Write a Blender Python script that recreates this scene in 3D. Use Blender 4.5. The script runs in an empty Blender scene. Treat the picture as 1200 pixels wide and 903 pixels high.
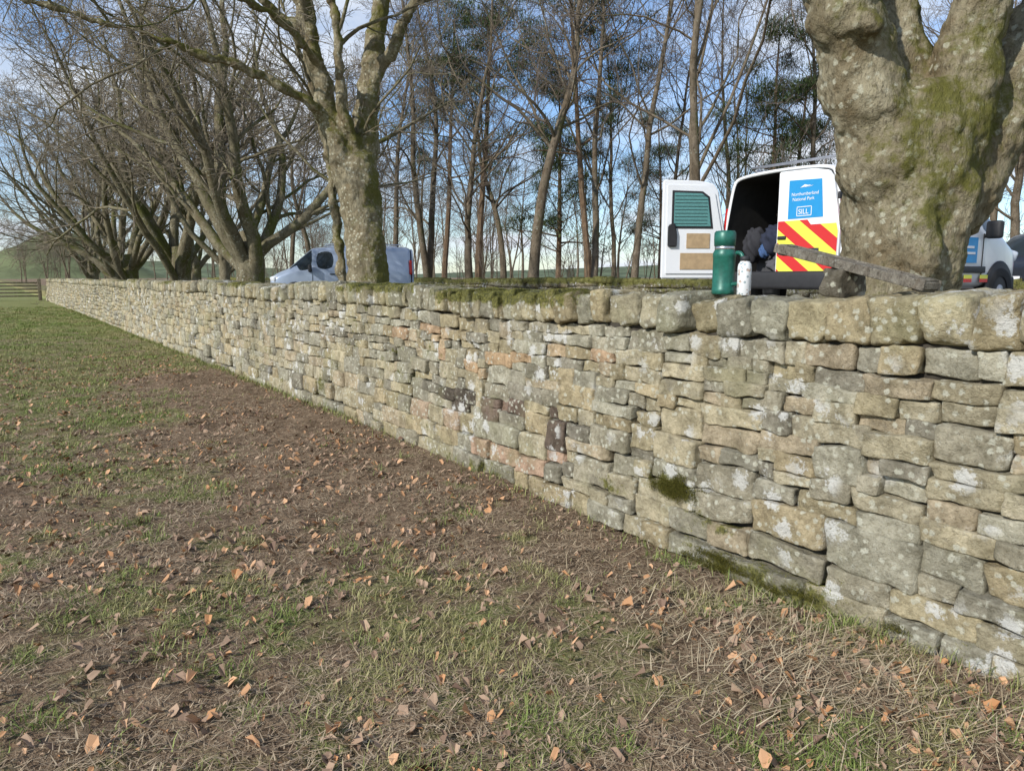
import bpy, bmesh, math, random
import numpy as np
from mathutils import Vector, Matrix
R_ = np.random.default_rng(7)
random.seed(5)
scene = bpy.context.scene
COL = scene.collection
SX, SY = -0.5746, 0.8185      # direction along wall
PX, PY = 0.8185, 0.5746       # direction across wall (away from camera)
def W(s, p, z):
    s = np.asarray(s, float); p = np.asarray(p, float); z = np.asarray(z, float)
    return np.stack(np.broadcast_arrays(SX*s+PX*p, SY*s+PY*p, z), -1)
def toSP(x, y):
    return SX*x+SY*y, PX*x+PY*y
def ss(t):
    t = np.clip(t, 0, 1); return t*t*(3-2*t)
def _h(ix, iy, seed):
    v = np.sin(ix*127.1+iy*311.7+seed*74.7)*43758.5453
    return v-np.floor(v)
def vn(x, y, seed=0):
    x = np.asarray(x, float); y = np.asarray(y, float)
    xi = np.floor(x); yi = np.floor(y); fx = x-xi; fy = y-yi
    fx = fx*fx*(3-2*fx); fy = fy*fy*(3-2*fy)
    a = _h(xi, yi, seed); b = _h(xi+1, yi, seed); c = _h(xi, yi+1, seed); d = _h(xi+1, yi+1, seed)
    return (a*(1-fx)+b*fx)*(1-fy)+(c*(1-fx)+d*fx)*fy
def fbm(x, y, seed=0, o=4):
    r = 0; a = .5; t = 0
    for i in range(o):
        r = r+a*vn(x*2**i, y*2**i, seed+i*3); t += a; a *= .5
    return r/t
def norm(v): return v/np.maximum(np.linalg.norm(v, axis=-1, keepdims=True), 1e-9)

# ---------------------------------------------------------------- mesh helpers
def mk(name, V, quads=None, tris=None, mats=(), col=None, fa=None, smooth=True, parent=None, link=True, midx=None):
    me = bpy.data.meshes.new(name)
    V = np.ascontiguousarray(V, dtype=np.float32).reshape(-1, 3)
    L = []; st = []; o = 0
    if quads is not None and len(quads):
        q = np.asarray(quads, dtype=np.int32).reshape(-1, 4); L.append(q.ravel()); st.append(o+np.arange(len(q))*4); o += q.size
    if tris is not None and len(tris):
        t = np.asarray(tris, dtype=np.int32).reshape(-1, 3); L.append(t.ravel()); st.append(o+np.arange(len(t))*3); o += t.size
    L = np.concatenate(L); st = np.concatenate(st).astype(np.int32)
    me.vertices.add(len(V)); me.vertices.foreach_set('co', V.ravel())
    me.loops.add(len(L)); me.loops.foreach_set('vertex_index', L)
    me.polygons.add(len(st)); me.polygons.foreach_set('loop_start', st)
    if midx is not None: me.polygons.foreach_set('material_index', np.asarray(midx, dtype=np.int32))
    me.update(calc_edges=True)
    me.polygons.foreach_set('use_smooth', np.full(len(st), smooth, dtype=bool))
    if col is not None:
        a = me.attributes.new('Col', 'FLOAT_COLOR', 'POINT')
        c = np.ones((len(V), 4), np.float32); c[:, :3] = col
        a.data.foreach_set('color', c.ravel())
    if fa:
        for k, v in fa.items():
            a = me.attributes.new(k, 'FLOAT', 'POINT'); a.data.foreach_set('value', np.asarray(v, dtype=np.float32).ravel())
    for m in mats: me.materials.append(m)
    ob = bpy.data.objects.new(name, me)
    if link: COL.objects.link(ob)
    if parent: ob.parent = parent
    return ob
def empty(name, loc=(0, 0, 0), rz=0):
    e = bpy.data.objects.new(name, None); e.location = loc; e.rotation_euler = (0, 0, rz); e.empty_display_size = .2
    COL.objects.link(e); return e
def frombm(name, bm, mats, parent=None, smooth=False, loc=None, rot=None):
    me = bpy.data.meshes.new(name); bm.to_mesh(me); bm.free()
    for m in mats: me.materials.append(m)
    if smooth: me.polygons.foreach_set('use_smooth', [True]*len(me.polygons))
    ob = bpy.data.objects.new(name, me); COL.objects.link(ob)
    if parent: ob.parent = parent
    if loc is not None: ob.location = loc
    if rot is not None: ob.rotation_euler = rot
    return ob
def box(name, c, s, mat, parent=None, bev=.01, rot=None, seg=2):
    bm = bmesh.new(); bmesh.ops.create_cube(bm, size=1)
    for v in bm.verts: v.co = Vector((v.co.x*s[0], v.co.y*s[1], v.co.z*s[2]))
    if bev: bmesh.ops.bevel(bm, geom=bm.edges[:], offset=bev, segments=seg, affect='EDGES', profile=.6)
    return frombm(name, bm, [mat], parent, bev > 0, c, rot)
def lathe(name, prof, mat, parent=None, n=32, loc=(0, 0, 0), rot=None):
    pr = np.array(prof, float); K = len(pr); a = np.arange(n)/n*2*math.pi
    V = np.stack([pr[:, None, 0]*np.cos(a), pr[:, None, 0]*np.sin(a), np.repeat(pr[:, 1:2], n, 1)], -1)
    i, j = np.meshgrid(np.arange(K-1), np.arange(n), indexing='ij')
    q = np.stack([i*n+j, i*n+(j+1) % n, (i+1)*n+(j+1) % n, (i+1)*n+j], -1)
    ob = mk(name, V, q, mats=[mat], parent=parent); ob.location = loc
    if rot: ob.rotation_euler = rot
    return ob
def prism(name, pts, th, mat, parent=None, bev=.01, loc=(0, 0, 0), rot=(0, 0, 0)):
    """outline in XZ, extruded along +Y by th"""
    bm = bmesh.new(); vs = [bm.verts.new((p[0], 0, p[1])) for p in pts]
    f = bm.faces.new(vs); r = bmesh.ops.extrude_face_region(bm, geom=[f])
    for v in r['geom']:
        if isinstance(v, bmesh.types.BMVert): v.co.y += th
    bmesh.ops.recalc_face_normals(bm, faces=bm.faces[:])
    if bev: bmesh.ops.bevel(bm, geom=bm.edges[:], offset=bev, segments=2, affect='EDGES')
    return frombm(name, bm, [mat], parent, False, loc, rot)

# ---------------------------------------------------------------- materials
class NT:
    def __init__(s, name):
        s.m = bpy.data.materials.new(name); s.m.use_nodes = True; s.t = s.m.node_tree; s.b = s.t.nodes['Principled BSDF']
    def n(s, typ, **kw):
        nd = s.t.nodes.new(typ)
        for k, v in kw.items(): setattr(nd, k, v)
        return nd
    def l(s, a, b): s.t.links.new(a, b)
    def coord(s, kind='Object'): return s.n('ShaderNodeTexCoord').outputs[kind]
    def noise(s, co, scale, det=5, rough=.6, dist=0):
        nd = s.n('ShaderNodeTexNoise'); nd.inputs['Scale'].default_value = scale; nd.inputs['Detail'].default_value = det
        nd.inputs['Roughness'].default_value = rough; nd.inputs['Distortion'].default_value = dist
        s.l(co, nd.inputs['Vector']); return nd.outputs['Fac']
    def vor(s, co, scale, feat='F1', rnd=1):
        nd = s.n('ShaderNodeTexVoronoi'); nd.feature = feat; nd.inputs['Scale'].default_value = scale; nd.inputs['Randomness'].default_value = rnd
        s.l(co, nd.inputs['Vector']); return nd.outputs['Distance']
    def ramp(s, f, a, b, lo=0., hi=1.):
        nd = s.n('ShaderNodeMapRange'); nd.interpolation_type = 'SMOOTHSTEP'
        nd.inputs[1].default_value = a; nd.inputs[2].default_value = b; nd.inputs[3].default_value = lo; nd.inputs[4].default_value = hi
        s.l(f, nd.inputs[0]); return nd.outputs[0]
    def mix(s, f, a, b, mode='MIX'):
        nd = s.n('ShaderNodeMix'); nd.data_type = 'RGBA'; nd.blend_type = mode
        for v, i in ((f, 0), (a, 6), (b, 7)):
            if isinstance(v, (int, float)): nd.inputs[i].default_value = v
            elif isinstance(v, tuple): nd.inputs[i].default_value = (*v, 1)
            else: s.l(v, nd.inputs[i])
        return nd.outputs[2]
    def math(s, op, a, b=0.):
        nd = s.n('ShaderNodeMath'); nd.operation = op
        for i, v in enumerate((a, b)):
            if isinstance(v, (int, float)): nd.inputs[i].default_value = v
            else: s.l(v, nd.inputs[i])
        return nd.outputs[0]
    def attr(s, nm, out='Fac'):
        nd = s.n('ShaderNodeAttribute'); nd.attribute_name = nm; return nd.outputs[out]
    def bump(s, h, st=.5, d=.01, prev=None):
        nd = s.n('ShaderNodeBump'); nd.inputs['Strength'].default_value = st; nd.inputs['Distance'].default_value = d
        s.l(h, nd.inputs['Height'])
        if prev is not None: s.l(prev, nd.inputs['Normal'])
        return nd.outputs[0]
    def fin(s, col, rough=.9, normal=None, spec=.2):
        if isinstance(col, tuple): s.b.inputs['Base Color'].default_value = (*col, 1)
        else: s.l(col, s.b.inputs['Base Color'])
        s.b.inputs['Roughness'].default_value = rough; s.b.inputs['Specular IOR Level'].default_value = spec
        if normal is not None: s.l(normal, s.b.inputs['Normal'])
        return s.m
def plain(name, col, rough=.6, metal=0, spec=.4, var=.12, sc=12, coat=0):
    t = NT(name); co = t.coord(); f = t.noise(co, sc, 3)
    c = t.mix(t.ramp(f, .3, .7), tuple(x*(1-var) for x in col), tuple(min(1, x*(1+var)) for x in col))
    t.fin(c, rough, None, spec); t.b.inputs['Metallic'].default_value = metal
    if coat: t.b.inputs['Coat Weight'].default_value = coat; t.b.inputs['Coat Roughness'].default_value = .08
    return t.m

def m_stone():
    t = NT('weathered_sandstone'); co = t.coord(); base = t.attr('Col', 'Color')
    n1 = t.noise(co, 9, 4, .65); n2 = t.noise(co, 45, 4, .7); n3 = t.noise(co, 2.2, 3)
    c = t.mix(t.ramp(n1, .3, .7), t.mix(1, base, (.66, .64, .58), 'MULTIPLY'), t.mix(1, base, (1.25, 1.22, 1.16), 'MULTIPLY'))
    c = t.mix(t.ramp(n2, .42, .75, .0, .6), c, t.mix(1, c, (.48, .45, .38), 'MULTIPLY'))
    c = t.mix(t.ramp(n3, .50, .72, 0, .4), c, (.30, .29, .15))
    n4 = t.noise(co, 3.1, 4, .7)
    c = t.mix(t.ramp(n4, .56, .68, 0, .5), c, (.19, .17, .13))
    v = t.vor(co, 24); nl = t.noise(co, 5.5, 2)
    edge = t.noise(co, 90, 2)
    vv = t.math('ADD', v, t.math('MULTIPLY', t.math('SUBTRACT', edge, .5), .45))
    sp = t.math('MULTIPLY', t.ramp(vv, .40, .22), t.ramp(nl, .42, .54))
    c = t.mix(t.math('MULTIPLY', sp, .75), c, (.60, .585, .46))
    v2 = t.vor(co, 6.5); vv2 = t.math('ADD', v2, t.math('MULTIPLY', t.math('SUBTRACT', t.noise(co, 38, 4, .7), .5), .9))
    nl2 = t.noise(co, 1.7, 2)
    sp2 = t.math('MULTIPLY', t.ramp(vv2, .36, .24), t.ramp(nl2, .50, .58))
    c = t.mix(t.math('MULTIPLY', sp2, .8), c, (.70, .69, .63))
    bk = t.ramp(t.noise(co, 120, 2), .64, .74, 0, .7); c = t.mix(bk, c, (.06, .055, .045))
    mo = t.math('ADD', t.attr('moss'), t.math('MULTIPLY', t.math('SUBTRACT', t.noise(co, 9, 4, .7), .5), 1.7))
    mm = t.ramp(mo, .48, .74, 0, .9)
    mcol = t.mix(t.ramp(t.noise(co, 50, 4, .7), .35, .65), (.045, .05, .012), (.20, .19, .045))
    c = t.mix(mm, c, mcol)
    h = t.math('ADD', t.math('MULTIPLY', t.noise(co, 24, 6, .75), 1.), t.math('MULTIPLY', n2, .3))
    nrm = t.bump(h, 1., .032)
    return t.fin(c, .95, nrm, .1)
def m_attr(name, rough=.8, spec=.2):
    t = NT(name); c = t.attr('Col', 'Color'); t.fin(c, rough, None, spec)
    return t.m
def m_ground():
    t = NT('rough_grass_and_mud'); co = t.coord(); g = t.attr('green'); far = t.attr('far')
    n1 = t.noise(co, 3, 5, .7); n2 = t.noise(co, 22, 5, .75); n3 = t.noise(co, 90, 3, .7)
    mud = t.mix(t.ramp(n2, .3, .7), (.12, .078, .048), (.33, .24, .155))
    mud = t.mix(t.ramp(n3, .52, .7, 0, .8), mud, (.48, .37, .24))
    mud = t.mix(t.ramp(n1, .48, .68, 0, .7), mud, (.085, .055, .033))
    gr = t.mix(t.ramp(n3, .35, .65), (.12, .13, .04), (.31, .30, .13))
    f = t.math('ADD', g, t.math('MULTIPLY', t.math('SUBTRACT', n2, .5), .9))
    c = t.mix(t.ramp(f, .32, .8), mud, gr)
    fg = t.mix(t.noise(co, .35, 5, .7), (.16, .19, .06), (.31, .30, .13))
    c = t.mix(far, c, fg)
    nrm = t.bump(t.math('ADD', n2, t.math('MULTIPLY', n3, .5)), .9, .04)
    return t.fin(c, .97, nrm, .08)
def m_bark(name, c0, c1, moss, lich, mossamt=.5, sc=1., lichamt=.5, bd=.03):
    t = NT(name); co = t.coord()
    mp = t.n('ShaderNodeMapping'); mp.inputs['Scale'].default_value = (1, 1, .5); t.l(co, mp.inputs[0]); cs = mp.outputs[0]
    n1 = t.noise(cs, 6*sc, 5, .7, .6); n2 = t.noise(cs, 30*sc, 5, .75); n3 = t.noise(co, 1.3*sc, 3, .6)
    c = t.mix(t.ramp(n1, .32, .68), c0, c1)
    c = t.mix(t.ramp(t.noise(co, 2.3*sc, 4, .7), .5, .68, 0, .6), c, (c0[0]*.85, c0[1]*.72, c0[2]*.6))
    c = t.mix(t.ramp(n2, .5, .68, 0, .75), c, tuple(x*.38 for x in c0))
    edge = t.noise(co, 60, 2)
    v = t.math('ADD', t.vor(co, 16*sc), t.math('MULTIPLY', t.math('SUBTRACT', edge, .5), .55))
    l = t.math('MULTIPLY', t.ramp(v, .40, .2), t.ramp(t.noise(co, 3.1*sc, 2), .6-.2*lichamt, .7-.2*lichamt))
    c = t.mix(t.math('MULTIPLY', l, .75), c, lich)
    geo = t.n('ShaderNodeNewGeometry'); sp = t.n('ShaderNodeSeparateXYZ'); t.l(geo.outputs['Normal'], sp.inputs[0])
    mz = t.math('ADD', t.math('MULTIPLY', sp.outputs[0], .16), t.math('MULTIPLY', sp.outputs[2], .12))
    mf = t.math('ADD', t.math('ADD', n3, mz), t.math('MULTIPLY', t.math('SUBTRACT', t.noise(co, 16, 5, .75), .5), .8))
    c = t.mix(t.ramp(mf, .66-.3*mossamt, .94-.3*mossamt, 0, .9), c, t.mix(n2, tuple(x*.45 for x in moss), moss))
    nrm = t.bump(t.math('ADD', n1, t.math('MULTIPLY', n2, .7)), 1., bd)
    return t.fin(c, .95, nrm, .08)
M_STONE = m_stone(); M_GRASS = m_attr('grass_blades', .75, .2); M_LEAF = m_attr('dead_leaves', .7, .2)
M_GROUND = m_ground(); M_MOSS = m_attr('moss_fibres', .95, .05); M_NEEDLE = m_attr('pine_needles', .8, .15)
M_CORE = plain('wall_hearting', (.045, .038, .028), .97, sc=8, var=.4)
M_BARK = m_bark('sycamore_bark', (.20, .165, .10), (.36, .315, .21), (.17, .165, .035), (.54, .52, .39), .62, 1., .9, .05)
M_BARK2 = m_bark('sycamore_limb_bark', (.13, .112, .07), (.25, .22, .145), (.13, .14, .03), (.38, .37, .29), .52)
M_TWIG = plain('twig_bark', (.20, .165, .115), .85, sc=3, var=.35)
M_WOOD = m_bark('woodland_bark', (.11, .088, .06), (.21, .17, .12), (.11, .12, .035), (.28, .28, .22), .4, .6, .3)
M_WTWIG = plain('woodland_twigs', (.15, .12, .09), .9, sc=.6, var=.3)
M_PINEB = m_bark('pine_bark', (.13, .09, .06), (.23, .16, .10), (.1, .1, .05), (.2, .18, .14), .2, .6, .2)

# ---------------------------------------------------------------- ground
def backh(s):
    return .95-.35*ss((s-6)/16)-.3*ss((s-45)/60)
def hfield(s, p):
    near = np.exp(-np.maximum(0, np.abs(s-4)-10)/12)
    f = (.07*(fbm(s*.9, p*.9, 1)-.5)+near*(.05*(fbm(s*5, p*5, 9, 3)-.5)+.02*(vn(s*22, p*22, 4)-.5)))
    f = f-.04*ss((p-2.2)/.9)*ss((6-s)/3)
    f = f+.10*np.exp(-((s-11.6)**2+(p-2.1)**2)/.12)
    return f
def hground(s, p):
    st = ss((p-3.2)/.3)
    b = backh(s)+.05*(fbm(s*.6, p*.6, 3)-.5)+.5*ss((p-18)/25)
    return hfield(s, p)*(1-st)+b*st
def greenf(s, p):
    w1 = 1.4*(fbm(s*.9, p*.9, 51)-.5); w2 = 1.8*(fbm(s*.7, p*.7, 57)-.5)
    mud = ss((s-2.4+w2)/2.0)*ss((13.0-s+2*w2)/5)*ss((p-.6+w1)/1.3)
    g = .54+.20*ss((s-6.5)/3)*ss((2.2-p)/1.2)+.32*ss((s-12)/5)-.52*mud
    g = g+.9*(fbm(s*.8+3, p*.8, 21)-.5)+1.1*(fbm(s*3.3, p*3.3, 25)-.5)+.5*(vn(s*9, p*9, 29)-.5)
    g = g-.3*ss((p-2.7)/.35)*ss((s-2.5)/1)*ss((16-s)/5)
    g = g-.6*np.exp(-((s-11.6)**2+(p-2.1)**2)/.4)
    return np.clip(g, 0, 1)
def axis(lo, hi, nlo, nhi, step, gr=1.22):
    a = list(np.arange(nlo, nhi, step)); d = step; v = a[-1]
    while v < hi: d *= gr; v += d; a.append(v)
    d = step; v = a[0]; b = []
    while v > lo: d *= gr; v -= d; b.append(v)
    return np.array(b[::-1]+a)
sa = axis(-600, 3500, 0, 13, .035, 1.06); pa = axis(-2500, 2500, -1, 3.6, .035, 1.13)
S, P = np.meshgrid(sa, pa, indexing='ij')
Z = hground(S, P); V = W(S, P, Z); ns, np_ = S.shape
i, j = np.meshgrid(np.arange(ns-1), np.arange(np_-1), indexing='ij')
q = np.stack([i*np_+j, (i+1)*np_+j, (i+1)*np_+j+1, i*np_+j+1], -1)
far = ss((S-14)/25)*(P < 3.3)+ss((np.abs(P-1)-3)/10)*(P < 3.3)
mk('ground', V, q[..., ::-1], mats=[M_GROUND], fa={'green': np.where(P > 3.3, np.where(P < 7, .6, .15), greenf(S, P)), 'far': np.clip(far, 0, .85)})

t = NT('gravel_surface'); co = t.coord(); c = t.mix(t.noise(co, 40, 5, .8), (.10, .095, .085), (.26, .24, .21)); M_PARK = t.fin(c, .9, t.bump(t.noise(co, 60, 4), .5, .02))
s_, p_ = np.meshgrid(np.linspace(-25, 60, 90), np.linspace(7, 15.5, 10), indexing='ij')
i, j = np.meshgrid(np.arange(89), np.arange(9), indexing='ij')
q = np.stack([i*10+j, i*10+j+1, (i+1)*10+j+1, (i+1)*10+j], -1)
mk('parking_area', W(s_, p_, backh(s_)+.035), q, mats=[M_PARK])

# ---------------------------------------------------------------- stones
_T = {}
def tmpl(n):
    if n in _T: return _T[n]
    bm = bmesh.new(); bmesh.ops.create_cube(bm, size=2)
    bmesh.ops.subdivide_edges(bm, edges=bm.edges[:], cuts=n, use_grid_fill=True)
    v = np.array([x.co[:] for x in bm.verts]); f = np.array([[x.index for x in fc.verts] for fc in bm.faces]); bm.free()
    _T[n] = (v, f); return _T[n]
def stones(C, H, k, n, rot, jit=.10, namp=.006):
    c, f = tmpl(n); Sn = len(C)
    if n >= 5: c = np.sign(c)*np.abs(c)**.5
    elif n >= 3: c = np.sign(c)*np.abs(c)**.65
    kk = k[:, None, None]
    U = c[None]/(np.sum(np.abs(c[None])**kk, -1, keepdims=True)**(1/kk))
    J = R_.uniform(-jit, jit, (Sn, 8, 3)); J[:, :, 1] *= .5
    w = (U+1)/2; off = 0
    for q in range(8):
        a = [(q >> b) & 1 for b in range(3)]
        ww = np.prod([w[..., b] if a[b] else 1-w[..., b] for b in range(3)], axis=0)
        off = off+ww[..., None]*J[:, q][:, None]
    X = (U+off)*H[:, None]
    N = norm(U/H[:, None])
    d = 0
    for m_ in range(8):
        fr = R_.uniform(12, 30) if m_ < 3 else R_.uniform(40, 110)
        D = norm(R_.normal(size=(Sn, 1, 3)))*fr; ph = R_.uniform(0, 6.28, (Sn, 1))
        am = namp if m_ < 3 else namp*.5
        d = d+am*np.sin(np.sum(X*D, -1)+ph+1.5*np.sin(np.sum(X*D[:, :, ::-1], -1)*.7))
    X = X+N*d[..., None]
    ca = np.cos(rot)[:, None]; sa_ = np.sin(rot)[:, None]
    x = X[..., 0]*ca-X[..., 2]*sa_; z = X[..., 0]*sa_+X[..., 2]*ca
    return np.stack([x, X[..., 1], z], -1)+C[:, None], f
def pack(s0, s1, Hh, cs, cz, big=1.):
    n = int((s1-s0)/cs); hg = np.zeros(n, int); rows = int(round(Hh/cz)); out = []
    while True:
        m = hg.min()
        if m >= rows: break
        i = int(hg.argmin()); j = i
        while j < n and hg[j] == m: j += 1
        Wd = j-i; fr = m/rows
        if fr < .36: h = random.choice([4, 5, 6, 6, 7, 8, 9])
        elif fr < .65: h = random.choice([3, 4, 4, 5, 5, 6, 7])
        else: h = random.choice([3, 3, 3, 4, 4, 5])
        h = max(2, int(round(h*big)))
        w = int(round(h*cz/cs*random.uniform(1.3, 3.6)))
        w = int(np.clip(w, 3, 13*big))
        if Wd-w < 3: w = Wd if Wd <= 15*big else Wd//2
        w = min(w, Wd)
        if i > 0 and random.random() < .65:
            hl = hg[i-1]-m
            if 3 <= hl <= 9*big: h = int(hl)
        if w <= 4: h = min(h, max(3, w+1))
        if rows-m-h < 3: h = rows-m
        hg[i:i+w] += h
        out.append((s0+i*cs, m*cz, w*cs, h*cz))
    return np.array(out)
PAL = np.array([(.43, .385, .27), (.46, .415, .30), (.39, .36, .275), (.42, .365, .24), (.36, .34, .27), (.48, .425, .295), (.44, .37, .24), (.29, .27, .215), (.42, .40, .315), (.45, .38, .27)])
def bodycol(sm, zm):
    n = len(sm); c = PAL[R_.integers(0, len(PAL), n)]*R_.uniform(.84, 1.12, (n, 1))
    for a in range(n):
        s, z = sm[a], zm[a]; r = random.random()
        if 3.8 < s < 5.8 and .44 < z < .62:
            if r < .6: c[a] = random.choice([(.16, .125, .10), (.20, .15, .12), (.13, .11, .09), (.24, .17, .13)])
        elif 3.4 < s < 6.6 and .80 < z < 1.10 and r < .24: c[a] = random.choice([(.52, .37, .23), (.53, .41, .27), (.49, .35, .23)])
        elif 3.7 < s < 6.0 and .10 < z < .42 and r < .24: c[a] = random.choice([(.47, .33, .24), (.48, .37, .27)])
    return c
ZT = 1.235
def topwave(s): return 1+.014*np.sin(s*.9+1)+.010*np.sin(s*2.3)
pk = pack(-4, 57.9, ZT, .032, .0225)
def emit_wall(name, pk, pface, zbase, zscale, cope, lods, mossfn, bcol, ztopf=topwave):
    VV = []; QQ = []; CC = []; off = 0
    def add(V_, f, colr):
        nonlocal off
        Sn, nv = V_.shape[:2]
        Q = f[None]+(np.arange(Sn)*nv)[:, None, None]+off
        VV.append(V_.reshape(-1, 3)); QQ.append(Q.reshape(-1, 4)); off += Sn*nv
        CC.append(np.repeat(colr, nv, 0))
    sm = pk[:, 0]+pk[:, 2]/2; zm = pk[:, 1]+pk[:, 3]/2
    colr = bcol(sm, zm)
    wv = ztopf(sm)
    wob = .022*(vn(sm*1.3, zm*3, 5)-.5)*2
    for lo, hi, n in lods:
        k = (sm >= lo) & (sm < hi)
        if not k.any(): continue
        Sn = k.sum(); gap = .004
        C = np.stack([sm[k], pface(zm[k])+.13+R_.normal(0, .014, Sn), zbase+(zm[k]*zscale+wob[k])*wv[k]], -1)
        H = np.stack([pk[k, 2]/2-gap*.4+.003, np.full(Sn, .14), pk[k, 3]*zscale/2-gap*.4+.003], -1)
        H[:, 0] *= R_.uniform(.95, 1.01, Sn); H[:, 2] *= R_.uniform(.92, 1.01, Sn)
        V_, f = stones(C, H, R_.uniform(11, 34, Sn) if n > 1 else np.full(Sn, 8.), n, R_.normal(0, .03, Sn), .11, namp=.0038)
        add(V_, f, colr[k])
    if cope is not None:
        cs_, cw, ch, cz0, pd = cope
        for lo, hi, n in lods:
            k = (cs_ >= lo) & (cs_ < hi)
            if not k.any(): continue
            Sn = k.sum()
            C = np.stack([cs_[k], pd+R_.normal(0, .02, Sn), cz0*ztopf(cs_[k])+ch[k]/2], -1)
            H = np.stack([cw[k]/2*1.02, R_.uniform(.20, .25, Sn), ch[k]/2*1.04], -1)
            V_, f = stones(C, H, R_.uniform(6, 16, Sn), n, R_.normal(-.09, .08, Sn), .15, namp=.005)
            cc = PAL[R_.integers(0, len(PAL), Sn)]*R_.uniform(.8, 1.06, (Sn, 1))*np.array([.98, .99, .97])
            add(V_, f, cc)
    V_ = np.concatenate(VV); Q = np.concatenate(QQ); C = np.concatenate(CC)
    mo = mossfn(V_[:, 0], V_[:, 1], V_[:, 2])
    X = W(V_[:, 0], V_[:, 1], V_[:, 2])
    ob = mk(name, X, Q, mats=[M_STONE], col=C, fa={'moss': mo})
    return ob, V_, X, Q, mo
cs_, cw = [], []; x = -4.
while x < 57.9:
    w = random.choice([.16, .19, .22, .25, .2] if x < 3.2 else [.09, .11, .13, .16, .19, .14])*random.uniform(.9, 1.1); cs_.append(x+w/2); cw.append(w); x += w*.99
cs_ = np.array(cs_); cw = np.array(cw); ch = R_.uniform(.175, .215, len(cs_))
def moss1(s, p, z):
    m = np.full(len(s), -.2)
    m = np.maximum(m, .92*np.exp(-((s-4.7)/1.15)**4)*ss((z-1.21)/.14))
    m = np.maximum(m, .62*ss((z-1.27)/.12)*(.35+1.0*vn(s*1.1, s*0, 8))*ss((s-2.4)/1.5))
    m = np.maximum(m, .95*np.exp(-((s-2.81)/.22)**2-((z-.32)/.10)**2))
    m = np.maximum(m, .75*np.exp(-((s-2.1)/.55)**4)*ss((.15-z)/.14))
    m = np.maximum(m, .62*np.exp(-((s-2.5)/.35)**2-((z-.20)/.09)**2))
    m = np.maximum(m, .65*np.exp(-((s-3.3)/.25)**2-((z-.22)/.08)**2))
    m = np.maximum(m, .60*ss((.22-z)/.2)*vn(s*1.5, s*0, 18))
    m = np.maximum(m, .48*vn(s*2.3, z*5, 33)*ss((s-3)/3))
    m = np.maximum(m, .75*np.exp(-((s-8.2)/.25)**2-((z-.25)/.2)**2))
    return m
LODS = [(-9, .4, 3), (.4, 6.5, 10), (6.5, 13, 5), (13, 24, 3), (24, 200, 1)]
pf = lambda z: 3.05+.10*z
wall, wV, wX, wQ, wM = emit_wall('dry_stone_wall', pk, pf, -.03, 1., (cs_, cw, ch, 1.212, 3.37), LODS, moss1, bodycol)
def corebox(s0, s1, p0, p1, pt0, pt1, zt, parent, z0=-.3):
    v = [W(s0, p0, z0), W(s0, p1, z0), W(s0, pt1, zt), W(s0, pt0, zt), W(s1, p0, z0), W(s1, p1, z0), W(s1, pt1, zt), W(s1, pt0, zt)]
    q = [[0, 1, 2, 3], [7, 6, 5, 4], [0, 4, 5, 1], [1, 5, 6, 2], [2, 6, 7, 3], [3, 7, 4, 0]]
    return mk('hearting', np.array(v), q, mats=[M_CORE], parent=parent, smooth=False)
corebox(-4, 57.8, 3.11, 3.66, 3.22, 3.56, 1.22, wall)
pk2 = pack(-20, 75, 1.0, .06, .05, 1.)
c2 = np.arange(-20, 75, .24)
w2_ = emit_wall('dry_stone_wall', pk2, lambda z: 17+.08*z, .45, .9, (c2, np.full(len(c2), .25), R_.uniform(.14, .22, len(c2)), 1.27, 17.3), [(-99, 99, 1)],
          lambda s, p, z: .35+.5*ss((z-1.25)/.1)+.3*vn(s*.7, z*4, 5), lambda a, b: PAL[R_.integers(0, 9, len(a))]*.55, lambda s: 1+.02*np.sin(s*.4)+.01*np.sin(s*1.7))
corebox(-20, 75, 17.08, 17.6, 17.2, 17.5, 1.3, w2_[0])

# ---------------------------------------------------------------- blades
def blades(base, head, hgt, wid, lean, col, curl=.5):
    n = len(base); d = np.stack([np.cos(head), np.sin(head), np.zeros(n)], -1); sd = np.stack([-np.sin(head), np.cos(head), np.zeros(n)], -1)
    up = np.array([0, 0, 1.])
    l1 = lean; l2 = lean+curl*(1-lean/1.6)
    a = base+(d*np.sin(l1)[:, None]+up*np.cos(l1)[:, None])*(hgt*.55)[:, None]
    b = a+(d*np.sin(l2)[:, None]+up*np.cos(l2)[:, None])*(hgt*.45)[:, None]
    w = sd*(wid/2)[:, None]
    V_ = np.stack([base-w, base+w, a+w*.8, a-w*.8, b], 1).reshape(-1, 3)
    o = np.arange(n)*5
    return V_, np.stack([o, o+1, o+2, o+3], -1), np.stack([o+3, o+2, o+4], -1), np.repeat(col, 5, 0)
def scatter(n, f, s0=.3, s1=45, p0=-4, p1=3.05, dens=1.):
    u = R_.uniform(0, 1, n); s = s0+(s1-s0)*u**2.1
    s = np.where(R_.uniform(size=n) < .1, R_.uniform(s0, 5, n), s)
    p = np.where(R_.uniform(size=n) < .8, R_.uniform(-.5, p1, n), R_.uniform(p0, p1, n))
    k = R_.uniform(size=n) < f(s, p); return s[k], p[k]
def colmix(n, a, b, j=.15):
    t_ = R_.uniform(size=(n, 1)); return (np.array(a)*(1-t_)+np.array(b)*t_)*R_.uniform(1-j, 1+j, (n, 1))
G = []
tuft = lambda s, p: ss((fbm(s*4.2, p*4.2, 41, 3)-.42)/.20)
s, p = scatter(560000, lambda s, p: (ss((greenf(s, p)-.2)/.45)*(.10+.90*tuft(s, p))+.02)*.62)
n = len(s); tf = tuft(s, p)
yel = ss((fbm(s*2.2, p*2.2, 88)-.42)/.2)[:, None]
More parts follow.
